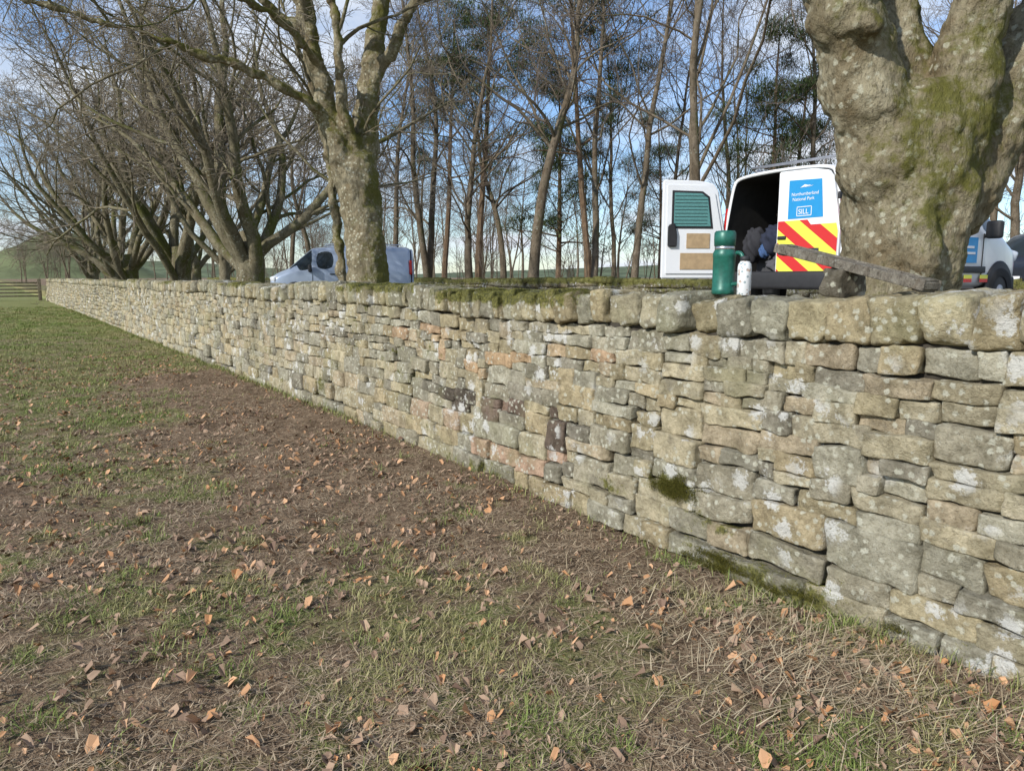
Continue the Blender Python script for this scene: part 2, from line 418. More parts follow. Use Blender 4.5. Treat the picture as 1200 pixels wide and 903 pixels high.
cg = colmix(n, (.10, .14, .03), (.26, .32, .09))*(1-yel*.75)+colmix(n, (.24, .21, .08), (.46, .39, .21))*yel*.75
G.append(blades(W(s, p, hfield(s, p)-.005), R_.uniform(0, 6.28, n), R_.uniform(.02, .065, n)*(.5+.8*tf)*(1+ss((s-6)/10)*.2), R_.uniform(.0018, .004, n)*(1+s*.09), R_.uniform(.2, 1.35, n), cg, .7))
s, p = scatter(260000, lambda s, p: np.clip(.28+.6*ss((fbm(s*2, p*2, 61)-.42)/.2), 0, 1), s1=22)
n = len(s)
G.append(blades(W(s, p, hfield(s, p)+R_.uniform(0, .012, n)), R_.uniform(0, 6.28, n), R_.uniform(.015, .075, n), R_.uniform(.0015, .004, n)*(1+s*.07), R_.uniform(1.2, 1.56, n), colmix(n, (.18, .12, .075), (.52, .41, .27)), .1))
n = 1300; s = R_.normal(1.6, .55, n); p = R_.normal(2.5, .33, n); k = (p < 3.02); s = s[k]; p = p[k]; n = len(s)
G.append(blades(W(s, p, hfield(s, p)+R_.uniform(0, .03, n)), R_.normal(.3, 1.1, n), R_.uniform(.06, .20, n), R_.uniform(.002, .0045, n), R_.uniform(1.2, 1.55, n), colmix(n, (.30, .23, .14), (.56, .47, .31)), .2))
n = 9000; s = R_.uniform(.5, 40, n)**1.0; p = 3.03-np.abs(R_.normal(0, .05, n))
k = R_.uniform(size=n) < np.where(s < 2.2, .8, np.where(s < 7, .2, .6)); s, p = s[k], p[k]; n = len(s)
G.append(blades(W(s, p, hfield(s, p)-.01), R_.uniform(0, 6.28, n), R_.uniform(.05, .12, n), R_.uniform(.003, .005, n)*(1+s*.06), R_.uniform(.05, .8, n), colmix(n, (.11, .15, .035), (.34, .33, .13)), .8))
def joinG(name, G, mat):
    Vs, Q, T, C = [], [], [], []; o = 0
    for v, q, t_, c in G:
        Vs.append(v); Q.append(q+o); T.append(t_+o); C.append(c); o += len(v)
    return mk(name, np.concatenate(Vs), np.concatenate(Q), np.concatenate(T), [mat], np.concatenate(C), smooth=False)
joinG('grass', G, M_GRASS)
# moss fibres that follow the stones
fm = wM[wQ].mean(1); fc = wV[wQ].mean(1)
nm_ = 1.2*(fbm(fc[:, 0]*9, fc[:, 2]*9+fc[:, 1]*5, 61)-.5)+.6*(vn(fc[:, 0]*45, fc[:, 2]*45+fc[:, 1]*30, 5)-.5)
a_, b_, c_, d_ = [wX[wQ[:, k]] for k in range(4)]
cr = np.cross(c_-a_, d_-b_); area = np.linalg.norm(cr, axis=1)/2; nr = norm(cr)
keep = (fm+nm_ > .58) & (fc[:, 0] < 9) & (fc[:, 0] > .5) & (fc[:, 1] < 3.62)
idx = np.where(keep)[0]; cnt_ = R_.poisson(np.minimum(area[idx]*60000*np.clip((fm+nm_)[idx]-.4, .1, .6)*2, 60))
ii = np.repeat(idx, cnt_); R_.shuffle(ii); ii = ii[:190000]; n = len(ii); u = R_.uniform(size=(n, 1)); v = R_.uniform(size=(n, 1))
pt = (a_[ii]*(1-u)+b_[ii]*u)*(1-v)+(d_[ii]*(1-u)+c_[ii]*u)*v
nn = nr[ii]+R_.normal(0, .45, (n, 3)); nn = norm(nn)
G = [blades(pt-nr[ii]*.002, np.arctan2(nn[:, 1], nn[:, 0]), R_.uniform(.006, .018, n), R_.uniform(.0015, .0035, n), np.arccos(np.clip(nn[:, 2], -1, 1)), colmix(n, (.07, .075, .016), (.27, .26, .06), .35), .3)]
def mossy(n, cs, cp, cz, rs, rz, th):
    a = R_.normal(0, .5, n); b = R_.normal(0, .5, n); r = np.exp(-(a*a+b*b)*1.3)
    k = r+R_.normal(0, .14, n)+1.8*(fbm((cs+a*rs)*16, (cz+b*rz)*16, 3)-.5) > .5; a, b, r = a[k], b[k], r[k]; n = len(a)
    s = cs+a*rs; z = cz+b*rz; p = cp+.1*(z)-th*r+.014
    hd = R_.uniform(2.6, 4.9, n)
    G.append(blades(W(s, p, z), hd, R_.uniform(.006, .018, n), R_.uniform(.0015, .003, n), R_.uniform(.2, 1.7, n), colmix(n, (.055, .058, .014), (.22, .20, .045), .35), .5))
mossy(14000, 2.80, 3.035, .33, .26, .09, .03)
for a in range(9):
    mossy(1500, random.uniform(1.5, 2.8), 3.025, random.uniform(-.03, .05), .16, .03, .03)
joinG('moss', G, M_MOSS)
def leaves(n):
    s = .3+16*R_.uniform(size=n)**1.8; p = R_.uniform(-1.5, 3.02, n)
    k = R_.uniform(size=n) < np.clip(.22+1.3*ss((fbm(s*1.1, p*1.1, 91)-.38)/.25), 0, 1); s, p = s[k], p[k]; n = len(s)
    L = .012+.048*R_.uniform(size=n)**2.4; wd = L*R_.uniform(.35, 1.1, n); hd = R_.uniform(0, 6.28, n); fold = R_.uniform(-.3, 1.1, n)
    base = W(s, p, hfield(s, p)+R_.uniform(.004, .020, n))
    d = np.stack([np.cos(hd), np.sin(hd), R_.uniform(-.35, .45, n)], -1); sd = norm(np.stack([-np.sin(hd), np.cos(hd), R_.uniform(-.4, .4, n)], -1))
    up = np.array([0, 0, 1.])*np.ones((n, 1))
    def P_(a, b):
        b = b*R_.uniform(.5, 1.35, n); a = a+R_.uniform(-.14, .14, n)
        return base+d*(L*a)[:, None]+sd*(wd*b)[:, None]+up*(np.abs(b)*wd*fold)[:, None]+up*(L*.25*np.sin(a*3))[:, None]
    o1 = np.ones(n)
    V_ = np.stack([P_(-.5*o1, 0), P_(-.25, .35), P_(.2, .45), P_(.5, 0), P_(.15, -.45), P_(-.25, -.38)], 1).reshape(-1, 3)
    o = np.arange(n)*6; Q = np.concatenate([np.stack([o, o+3, o+2, o+1], -1), np.stack([o, o+5, o+4, o+3], -1)])
    c = np.where(R_.uniform(size=(n, 1)) < .3, colmix(n, (.42, .21, .09), (.56, .34, .19)), colmix(n, (.17, .105, .07), (.42, .29, .19)))
    mk('fallen_leaves', V_, Q, mats=[M_LEAF], col=np.repeat(c, 6, 0), smooth=False)
leaves(30000)

# ---------------------------------------------------------------- trees
def grow(st, dr, L, r0, r1, K, wander, trop):
    N = len(st); P_ = np.zeros((N, K, 3)); P_[:, 0] = st; d = norm(dr)
    for k in range(1, K):
        P_[:, k] = P_[:, k-1]+d*(L/(K-1))[:, None]
        d = norm(d+R_.normal(0, wander, (N, 3))+np.array([0, 0, trop]))
    t_ = np.linspace(0, 1, K)[None]; R = r0[:, None]*(1-t_)+r1[:, None]*t_
    return P_, R
def spawn(P_, R, L, n, tmin, a0, a1, lr, rr, K, wander, trop, tip=.35, tmax=.98):
    N, K0 = R.shape; idx = np.repeat(np.arange(N), n); m = len(idx)
    t_ = R_.uniform(tmin, tmax, m); f = t_*(K0-1); i = np.minimum(f.astype(int), K0-2); fr = (f-i)[:, None]
    st = P_[idx, i]*(1-fr)+P_[idx, i+1]*fr; tg = norm(P_[idx, i+1]-P_[idx, i])
    rad = (R[idx, i]*(1-fr[:, 0])+R[idx, i+1]*fr[:, 0])
    pr = norm(np.cross(tg, R_.normal(size=(m, 3)))); a = R_.uniform(a0, a1, m)[:, None]
    d = tg*np.cos(a)+pr*np.sin(a)
    Lc = L[idx]*lr*(1-.45*t_)*R_.uniform(.6, 1.35, m); r = rad*rr*R_.uniform(.7, 1, m)
    A, B = grow(st, d, Lc, r, r*tip, K, wander, trop); return A, B, Lc
def tubes(P_, R, M):
    N, K = R.shape; T = norm(np.gradient(P_, axis=1)); md = norm(P_[:, -1]-P_[:, 0]+1e-6)
    ref = np.where((np.abs(md[:, 2:3]) > .8), np.array([[1., 0, 0]]), np.array([[0, 0, 1.]]))
    u = norm(np.cross(T, ref[:, None])); v = np.cross(T, u); a = np.arange(M)/M*2*math.pi
    V_ = P_[:, :, None]+R[:, :, None, None]*(np.cos(a)[:, None]*u[:, :, None]+np.sin(a)[:, None]*v[:, :, None])
    b = (np.arange(N)*K*M)[:, None, None]; i = np.arange(K-1)[None, :, None]*M; j = np.arange(M)[None, None, :]
    q = np.stack([b+i+j, b+i+(j+1) % M, b+i+M+(j+1) % M, b+i+M+j], -1)
    return V_.reshape(-1, 3), q.reshape(-1, 4)
def tubemesh(name, lst, mats, parent=None, link=True):
    Vs, Q, mi = [], [], []; o = 0
    for P_, R, M, m in lst:
        v, q = tubes(P_, R, M); Vs.append(v); Q.append(q+o); o += len(v); mi.append(np.full(len(q), m))
    return mk(name, np.concatenate(Vs), np.concatenate(Q), mats=mats, parent=parent, link=link, midx=np.concatenate(mi))
def poly(pts, K=24, wob=.0):
    a = np.array(pts, float); d = np.r_[0, np.cumsum(np.linalg.norm(np.diff(a[:, :3], axis=0), axis=1))]
    t_ = np.linspace(0, d[-1], K); o = np.stack([np.interp(t_, d, a[:, c]) for c in range(4)], -1)
    for _ in range(2):
        o[1:-1] = .25*o[:-2]+.5*o[1:-1]+.25*o[2:]
    if wob: o[1:-1, :3] += R_.normal(0, wob, (K-2, 3))
    return o
tex = bpy.data.textures.new('bark_lumps', 'CLOUDS'); tex.noise_scale = .25; tex.noise_depth = 3
tex2 = bpy.data.textures.new('bark_fine', 'CLOUDS'); tex2.noise_scale = .07; tex2.noise_depth = 3
def tree_custom(name, limbs, vox, dens=(5, 5, 5, 4), kn=None, r2cap=.09, trop=.03):
    e = empty(name)
    lst = []
    for L in limbs:
        o = poly(L, 24 if len(lst) == 0 else 30, .0 if len(lst) == 0 else .02); lst.append((o[None, :, :3], o[None, :, 3], 20, 0))
    tr = tubemesh('trunk', lst, [M_BARK], e)
    bm = bmesh.new(); bm.from_mesh(tr.data); bmesh.ops.holes_fill(bm, edges=[x for x in bm.edges if x.is_boundary])
    if kn:
        for (x, y, z, r, sx, sz) in kn:
            g = bmesh.ops.create_icosphere(bm, subdivisions=3, radius=r, matrix=Matrix.Translation((x, y, z)) @ Matrix.Diagonal((sx, 1, sz, 1)))
    bm.to_mesh(tr.data); bm.free()
    m = tr.modifiers.new('r', 'REMESH'); m.mode = 'VOXEL'; m.voxel_size = vox; m.use_smooth_shade = True
    m = tr.modifiers.new('s', 'SMOOTH'); m.factor = .6; m.iterations = 8
    m = tr.modifiers.new('d', 'DISPLACE'); m.texture = tex; m.strength = .12; m.texture_coords = 'GLOBAL'; m.mid_level = .5
    m = tr.modifiers.new('d2', 'DISPLACE'); m.texture = tex2; m.strength = .035; m.texture_coords = 'GLOBAL'; m.mid_level = .5
    out = []
    P0 = np.stack([poly(L)[:, :3] for L in limbs[1:]]); R0 = np.stack([poly(L)[:, 3] for L in limbs[1:]])
    L0 = np.linalg.norm(np.diff(P0, axis=1), axis=2).sum(1)
    R0c = np.minimum(R0, r2cap*1.6)
    A = spawn(P0, R0c, L0, dens[0], .38, .4, .95, .6, .5, 9, .17, trop); out.append((A[0], A[1], 8, 0))
    B = spawn(*A, dens[1], .2, .4, 1.0, .6, .6, 7, .2, trop); out.append((B[0], B[1], 5, 0))
    C = spawn(*B, dens[2], .15, .4, 1.1, .6, .6, 6, .22, trop*.7); out.append((C[0], np.maximum(C[1], .004), 4, 1))
    D = spawn(*C, dens[3], .1, .4, 1.1, .55, .6, 5, .2, trop*.7); out.append((D[0], np.maximum(D[1], .0025), 3, 1))
    tubemesh('branches', out, [M_BARK2, M_TWIG], e)
    return e
bz = .85
tree_custom('sycamore_tree', [
    [(2.62, 5.15, bz-.3, .50), (2.66, 5.2, 1.25, .385), (2.70, 5.2, 1.7, .385), (2.72, 5.2, 2.15, .42), (2.74, 5.22, 2.5, .46), (2.74, 5.25, 2.7, .34)],
    [(2.56, 5.15, 2.1, .28), (2.36, 5.1, 2.65, .25), (2.10, 5.0, 3.2, .22), (1.75, 4.9, 4.1, .19), (1.3, 4.8, 5.6, .14), (.9, 4.7, 7.6, .06)],
    [(2.70, 5.25, 2.2, .25), (2.68, 5.3, 2.75, .18), (2.62, 5.4, 3.3, .14), (2.55, 5.7, 4.6, .12), (2.5, 6.0, 7, .08), (2.5, 6.2, 9.5, .03)],
    [(2.85, 5.1, 2.2, .26), (2.95, 5.05, 2.75, .20), (2.98, 5.0, 3.3, .17), (3.1, 5.0, 4.6, .15), (3.2, 4.8, 7, .09), (3.2, 4.7, 9, .04)],
    [(2.95, 5.25, 1.95, .28), (3.22, 5.25, 2.5, .26), (3.55, 5.3, 3.05, .24), (4.0, 5.4, 3.9, .19), (4.6, 5.5, 5.5, .12), (5.0, 5.6, 7.6, .05)],
    [(3.15, 5.3, 2.5, .20), (3.45, 5.6, 2.9, .17), (4.1, 6.1, 3.4, .13), (5.2, 6.6, 4.2, .08), (6.2, 7.0, 5.5, .04)],
], .022, (4, 5, 5, 4), kn=[(2.16, 4.80, 3.02, .11, 1, .8), (2.62, 4.82, 1.7, .12, 1, 2.2), (2.9, 4.9, 2.0, .12, .8, 2.), (2.35, 5.0, 1.0, .15, 1, 1), (3.0, 5.0, 1.0, .16, 1, .9), (2.5, 4.9, 2.3, .1, .8, 3)])
b2 = .75
tree_custom('sycamore_tree', [
    [(-2.46, 12.8, b2-.3, .50), (-2.46, 12.8, 1.3, .36), (-2.50, 12.8, 2.2, .33), (-2.58, 12.8, 3.0, .35), (-2.60, 12.8, 3.5, .31)],
    [(-2.62, 12.8, 2.7, .27), (-2.86, 12.7, 3.6, .21), (-3.08, 12.6, 4.5, .17), (-3.25, 12.5, 5.4, .14), (-3.6, 12.2, 7.2, .11), (-4.2, 12.0, 9.5, .04)],
    [(-2.54, 12.8, 2.7, .27), (-2.46, 12.85, 3.7, .22), (-2.38, 12.9, 4.8, .18), (-2.20, 13.0, 5.7, .15), (-1.9, 13.1, 7.5, .11), (-1.6, 13.2, 10, .04)],
    [(-2.45, 12.9, 4.3, .12), (-2.15, 12.8, 4.9, .10), (-1.7, 12.6, 5.6, .09), (-1.0, 12.3, 6.8, .07), (.0, 12, 8, .03)],
    [(-2.95, 12.7, 4.0, .10), (-3.6, 12.0, 4.5, .08), (-4.8, 11.2, 4.8, .06), (-6.2, 10.4, 5.1, .045), (-8.0, 9.6, 5.2, .02)],
    [(-3.05, 13.3, b2-.1, .10), (-3.02, 13.25, 1.8, .085), (-3.1, 13.2, 3.0, .08), (-3.3, 13.2, 4.4, .06), (-3.9, 13.2, 6.2, .03)],
    [(-3.05, 12.7, 4.8, .09), (-3.3, 11.5, 5.2, .065), (-3.9, 10.0, 5.3, .045), (-4.8, 8.5, 5.1, .03), (-5.6, 7.3, 4.8, .015)],
    [(-2.50, 12.8, 3.3, .10), (-2.75, 12.4, 4.2, .09), (-2.7, 12.2, 5.2, .08), (-2.9, 12.1, 6.5, .06), (-3.0, 12, 8, .03)],
    [(-3.2, 12.6, 5.2, .09), (-4.2, 12.0, 6.0, .07), (-5.6, 11.5, 6.6, .05), (-7.4, 11, 6.9, .02)],
], .035, (10, 6, 5, 4), trop=.0)
def tree_vase(name, x, y, z, r, hgt, seed, nl=7, spread=(.2, .95), dens=(8, 7, 5, 4), th=1.3, bias=(0, 0)):
    e = empty(name); out = []
    trunk = poly([(x, y, z-.3, r*1.5), (x, y, z+.35, r*1.08), (x+.05, y, z+th*.6, r*.95), (x+.05, y, z+th+.2, r*1.0), (x, y, z+th+.6, r*.55)], 16)
    out.append((trunk[None, :, :3], trunk[None, :, 3], 14, 0))
    az = np.arange(nl)/nl*6.283+R_.uniform(-.4, .4, nl); pa_ = R_.uniform(*spread, nl)
    st = np.stack([x+np.cos(az)*r*.35, y+np.sin(az)*r*.35, z+th*R_.uniform(.55, 1.05, nl)], -1)
    d = np.stack([np.sin(pa_)*np.cos(az)+bias[0], np.sin(pa_)*np.sin(az)+bias[1], np.cos(pa_)], -1)
    L0 = hgt*R_.uniform(.75, 1.05, nl); r0 = r*R_.uniform(.38, .58, nl)
    P0, R0 = grow(st, d, L0, r0, r0*.12, 14, .12, .03); out.append((P0, R0, 10, 0))
    A = spawn(P0, R0, L0, dens[0], .15, .35, .9, .55, .5, 10, .16, .03); out.append((A[0], A[1], 6, 0))
    B = spawn(*A, dens[1], .15, .4, 1.0, .55, .55, 8, .2, .0); out.append((B[0], np.maximum(B[1], .008), 4, 1))
    C = spawn(*B, dens[2], .15, .4, 1.0, .55, .6, 6, .2, .0); out.append((C[0], np.maximum(C[1], .006), 3, 1))
    D = spawn(*C, dens[3], .15, .4, 1.0, .6, .7, 4, .2, .0); out.append((D[0], np.maximum(D[1], .0045), 3, 1))
    tubemesh('trunk_and_branches', out, [M_BARK2, M_TWIG], e)
for (x, y, zz, r, hh, nl, bi) in [(-6.37, 18.1, .7, .34, 8.5, 8, (-.1, -.1)), (-11.0, 24.7, .6, .34, 9, 8, (-.1, -.1)), (-9.0, 23.3, .6, .17, 8, 4, (0, 0)), (-16.9, 33, .6, .36, 9.5, 8, (-.1, -.1)), (-22.0, 41.5, .55, .36, 10, 7, (0, 0)), (-27.5, 49.0, .5, .34, 10, 7, (0, 0)), (-14.4, 34.0, .6, .22, 9.5, 5, (0, 0))]:
    tree_vase('sycamore_tree', x, y, zz, r, hh, 0, nl, bias=bi)

protos = []
def wood_tree(h, r, th, forked):
    out = []
    nT = 2 if forked else 1
    st = np.zeros((nT, 3)); st[:, 2] = -.3; d = np.tile([[0, 0, 1.]], (nT, 1))
    if forked: d = np.array([[.10, 0, 1.], [-.12, .05, 1]])
    P0, R0 = grow(st, d, np.full(nT, h), np.full(nT, r), np.full(nT, r*.12), 22, .06, .08); out.append((P0, R0, 8, 0))
    L0 = np.full(nT, h)
    A = spawn(P0, R0, L0, int(24/nT), th, .45, 1.1, .45, .5, 9, .19, .06, .2); out.append((A[0], A[1], 5, 0))
    B = spawn(*A, 6, .15, .4, 1.0, .5, .55, 6, .22, .04); out.append((B[0], np.maximum(B[1], .011), 3, 1))
    C = spawn(*B, 5, .12, .4, 1.0, .5, .6, 5, .2, .03); out.append((C[0], np.maximum(C[1], .007), 3, 1))
    D = spawn(*C, 4, .2, .4, 1.0, .6, .8, 3, .2, .03); out.append((D[0], np.maximum(D[1], .005), 3, 1))
    return tubemesh('bare_tree', out, [M_WOOD, M_WTWIG], None, False).data
for a in range(7):
    protos.append(wood_tree(random.uniform(15, 21), random.uniform(.15, .27), random.choice([.18, .25, .35]), a % 3 == 2))
def pine_tree(h, r, tm):
    out = []
    P0, R0 = grow(np.array([[0, 0, -.3]]), np.array([[0, 0, 1.]]), np.array([h]), np.array([r]), np.array([r*.2]), 16, .03, .05); out.append((P0, R0, 8, 0))
    A = spawn(P0, R0, np.array([h]), 38, tm, 1.0, 1.5, .26, .4, 7, .12, .05, .25); out.append((A[0], A[1], 4, 0))
    B = spawn(*A, 6, .3, .4, 1.0, .45, .6, 5, .15, .05); out.append((B[0], B[1], 3, 0))
    tb = [tubes(P_, R, M) for P_, R, M, _ in out]
    V_, Q, o = [], [], 0
    for v, q in tb: V_.append(v); Q.append(q+o); o += len(v)
    tips = np.concatenate([B[0][:, -1], A[0][:, -1]])
    n = 100; m = len(tips)*n; c = np.repeat(tips, n, 0)+R_.normal(0, 1, (m, 3))*np.array([.27, .27, .12])
    sh = np.repeat(R_.uniform(.6, 1.4, (len(tips), 1)), n, 0)
    bl = blades(c, R_.uniform(0, 6.28, m), R_.uniform(.12, .24, m), R_.uniform(.02, .04, m), R_.uniform(0, 2.2, m), colmix(m, (.045, .07, .025), (.12, .155, .06))*sh, .3)
    col = np.concatenate([np.tile([[.1, .06, .04]], (o, 1)), bl[3]])
    q1 = np.concatenate(Q); qa = np.concatenate([q1, bl[1]+o])
    mi = np.concatenate([np.zeros(len(q1)), np.ones(len(bl[1])+len(bl[2]))])
    return mk('pine', np.concatenate(V_+[bl[0]]), qa, bl[2]+o, [M_PINEB, M_NEEDLE], col, smooth=False, link=False, midx=mi).data
pines = [pine_tree(16, .2, .42), pine_tree(11.5, .18, .22)]
wood = empty('woodland')
def put(me, x, y, sc, rz=None):
    s, p = toSP(x, y)
    ob = bpy.data.objects.new('woodland_tree', me); COL.objects.link(ob); ob.parent = wood
    ob.location = (x, y, float(hground(np.array(s), np.array(p)))); ob.scale = (sc, sc, sc*random.uniform(.95, 1.1)); ob.rotation_euler = (0, 0, random.uniform(0, 6.28) if rz is None else rz)
for (px, d, sc) in [(625, 31, 1.), (697, 33, 1.0), (745, 31, .95), (812, 29, 1.15), (550, 38, .85), (500, 42, .85), (465, 40, .8), (590, 42, .85), (720, 40, .8), (780, 42, .85), (855, 40, .9), (950, 36, .8), (1165, 34, .8), (1195, 26, .7), (1120, 42, .9), (365, 50, .8), (340, 56, .8), (425, 50, .8)]:
    put(random.choice(protos), (px-600)/885*d, d, sc)
for _ in range(36):
    s = random.uniform(-30, 150); p = random.uniform(26, 60)
    x, y = SX*s+PX*p, SY*s+PY*p
    if y < 36: continue
    put(random.choice(protos), x, y, random.uniform(.45, .8))
for _ in range(45):
    s = random.uniform(70, 260); p = random.uniform(5, 60); put(random.choice(protos), SX*s+PX*p, SY*s+PY*p, random.uniform(.45, .8))
for (px, d, sc, k) in [(905, 36, .95, 1), (930, 42, 1.0, 1), (690, 37, 1., 0), (655, 40, .95, 1), (560, 42, 1.05, 0), (520, 50, 1.1, 0), (775, 50, .9, 1)]:
    put(pines[k], (px-600)/885*d, d, sc)
out = []
n = 280; s = R_.uniform(-20, 90, n); p = R_.uniform(18, 34, n); b = W(s, p, hground(s, p)-.1)
A = grow(b, np.array([0, 0, 1.])+R_.normal(0, .12, (n, 3)), R_.uniform(1.5, 6.5, n), R_.uniform(.012, .04, n), np.full(n, .006), 8, .07, .05); out.append((A[0], A[1], 4, 0))
L = np.linalg.norm(A[0][:, -1]-A[0][:, 0], axis=1)
B = spawn(A[0], A[1], L, 7, .2, .3, .9, .4, .6, 5, .15, .05); out.append((B[0], np.maximum(B[1], .006), 3, 1))
C = spawn(*B, 5, .2, .3, .9, .5, .7, 4, .15, .05); out.append((C[0], np.maximum(C[1], .005), 3, 1))
tubemesh('undergrowth', out, [M_WOOD, M_WTWIG])
n = 50000; s = R_.uniform(-25, 110, n); p = R_.uniform(17.6, 45, n)
G = [blades(W(s, p, hground(s, p)-.02), R_.uniform(0, 6.28, n), R_.uniform(.1, .4, n), R_.uniform(.01, .03, n), R_.uniform(0, 1.2, n), colmix(n, (.10, .08, .035), (.20, .17, .07)), .6)]
joinG('woodland_floor_plants', G, M_GRASS)

# ---------------------------------------------------------------- hill
def hill(cx, cy, rx, ry, h, name, colr):
    n = 60; u = np.linspace(-1, 1, n); X, Y = np.meshgrid(u, u, indexing='ij'); r = np.sqrt(X*X+Y*Y)
    Zh = h*ss(1-r)*(.75+.5*fbm(X*3+5, Y*3, 3))-2
    Zh = np.maximum(Zh, -3+0*r)
    V_ = np.stack([cx+X*rx, cy+Y*ry, Zh], -1); i, j = np.meshgrid(np.arange(n-1), np.arange(n-1), indexing='ij')
    q = np.stack([i*n+j, (i+1)*n+j, (i+1)*n+j+1, i*n+j+1], -1)
    t = NT('hill_'+name); c = t.mix(t.ramp(t.noise(t.coord(), .03, 6, .7), .4, .6), colr, tuple(x*.6 for x in colr)); t.fin(c, .95)
    mk('hill', V_, q, mats=[t.m])
hill(-385, 640, 100, 110, 38, 'a', (.15, .17, .08))
hill(-700, 1300, 700, 300, 30, 'b', (.14, .17, .09))
hill(500, 1500, 1200, 300, 28, 'c', (.13, .16, .09))

# ---------------------------------------------------------------- fence
M_FENCE = m_bark('weathered_timber', (.17, .14, .10), (.26, .22, .16), (.15, .17, .06), (.35, .34, .28), .3, 2)
fe = empty('wooden_gate'); ang = math.atan2(PY, PX)
def fbox(nm, s, p, z, ls, lp, lz):
    o = W(s, p, z); box(nm, tuple(o), (lp, ls, lz), M_FENCE, fe, .015, (0, 0, ang))
for k, p in enumerate([2.75, -.6, -.9, -4.2, -7.5, -10.8]): fbox('post', 58.0, p, .65, .2, .2, 1.5)
for k, z in enumerate([.3, .52, .74, .96, 1.16]): fbox('rail', 58.0, 1.05, z, .05, 3.3, .10)
for z in [.4, .75, 1.1]: fbox('fence_rail', 58.0, -6, z, .05, 10.4, .11)

# ---------------------------------------------------------------- vehicles
M_WHITE = plain('white_paint', (.78, .79, .80), .3, 0, .5, .03, 2, .6); M_BLUEG = plain('pale_blue_metallic_paint', (.36, .43, .54), .3, .2, .5, .05, 2, .6)
M_DARKP = plain('dark_paint', (.02, .022, .028), .25, 0, .5, .1, 2, .7)
M_GLASS = plain('tinted_glass', (.02, .028, .032), .06, 0, .8, .2, 3); M_TRIM = plain('black_plastic', (.025, .025, .027), .6); M_LINER = plain('dark_lining', (.035, .033, .03), .9)
M_TYRE = plain('tyre_rubber', (.02, .02, .02), .85); M_ALLOY = plain('wheel_alloy', (.4, .4, .42), .35, .8); M_LAMP = plain('headlamp_glass', (.7, .74, .78), .08, 0, .8); M_RED = plain('red_lens', (.45, .02, .015), .2)
M_BLUE = plain('blue_vinyl', (.02, .27, .58), .4, var=.03); M_WTXT = plain('white_vinyl', (.8, .8, .8), .5, var=.02)
def loft(name, st, mats, parent, solid=False, sub=2):
    rings = []
    for (y, zb, zbelt, zt, w, wt) in st:
        e = min(.1, (zt-zbelt)*.4); h = [(0, zb), (.8*w, zb), (.97*w, zb+.07), (w, zb+.3*(zbelt-zb)), (w*1.0, zbelt-.03), (w*.985, zbelt), (wt+.02, zt-e), (wt-.05, zt-e*.15), (wt*.5, zt+.012), (0, zt+.02)]
        full = h+[(-x, z) for x, z in h[-2:0:-1]]
        rings.append([(x, y, z) for x, z in full])
    V_ = np.array(rings); K, M = V_.shape[:2]; Q = []; mi = []
    for i in range(K-1):
        for j in range(M):
            Q.append([i*M+j, (i+1)*M+j, (i+1)*M+(j+1) % M, i*M+(j+1) % M]); jj = j if j < 9 else 17-j
            g = 0
            if st_flag[i] == 'S' and jj == 5: g = 1
            if st_flag[i] == 'W' and jj in (6, 7, 8): g = 1
            if st_flag[i] == 'B' and jj in (5, 6, 7, 8): g = 1
            mi.append(g)
    ob = mk(name, V_, np.array(Q), mats=mats, parent=parent, midx=mi)
    bm = bmesh.new(); bm.from_mesh(ob.data)
    be = [e for e in bm.edges if e.is_boundary and (e.verts[0].co.y > 1 or not solid)]
    bmesh.ops.holes_fill(bm, edges=be)
    cl = bm.edges.layers.float.new('crease_edge')
    for e in bm.edges:
        f = e.link_faces
        if len(f) == 2 and f[0].material_index != f[1].material_index: e[cl] = .8
        if e.is_boundary: e[cl] = .7
    bm.to_mesh(ob.data); bm.free()
    m = ob.modifiers.new('sub', 'SUBSURF'); m.levels = sub; m.render_levels = sub
    if solid:
        m = ob.modifiers.new('sol', 'SOLIDIFY'); m.thickness = .04; m.offset = -1; m.material_offset = 2
    ob.data.polygons.foreach_set('use_smooth', [True]*len(ob.data.polygons))
    return ob
def wheel(parent, x, y, r=.33):
    g = lathe('tyre', [(r*.6, -.1), (r*.92, -.11), (r, -.07), (r, .07), (r*.92, .11), (r*.6, .1)], M_TYRE, parent, 36, (x, y, r), (0, math.pi/2, 0))
    lathe('wheel_hub', [(0, -.09), (r*.25, -.1), (r*.3, -.06), (r*.6, -.09), (r*.62, -.05), (r*.62, .05), (r*.6, .09), (r*.3, .06), (r*.25, .1), (0, .09)], M_ALLOY, parent, 20, (x, y, r), (0, math.pi/2, 0))
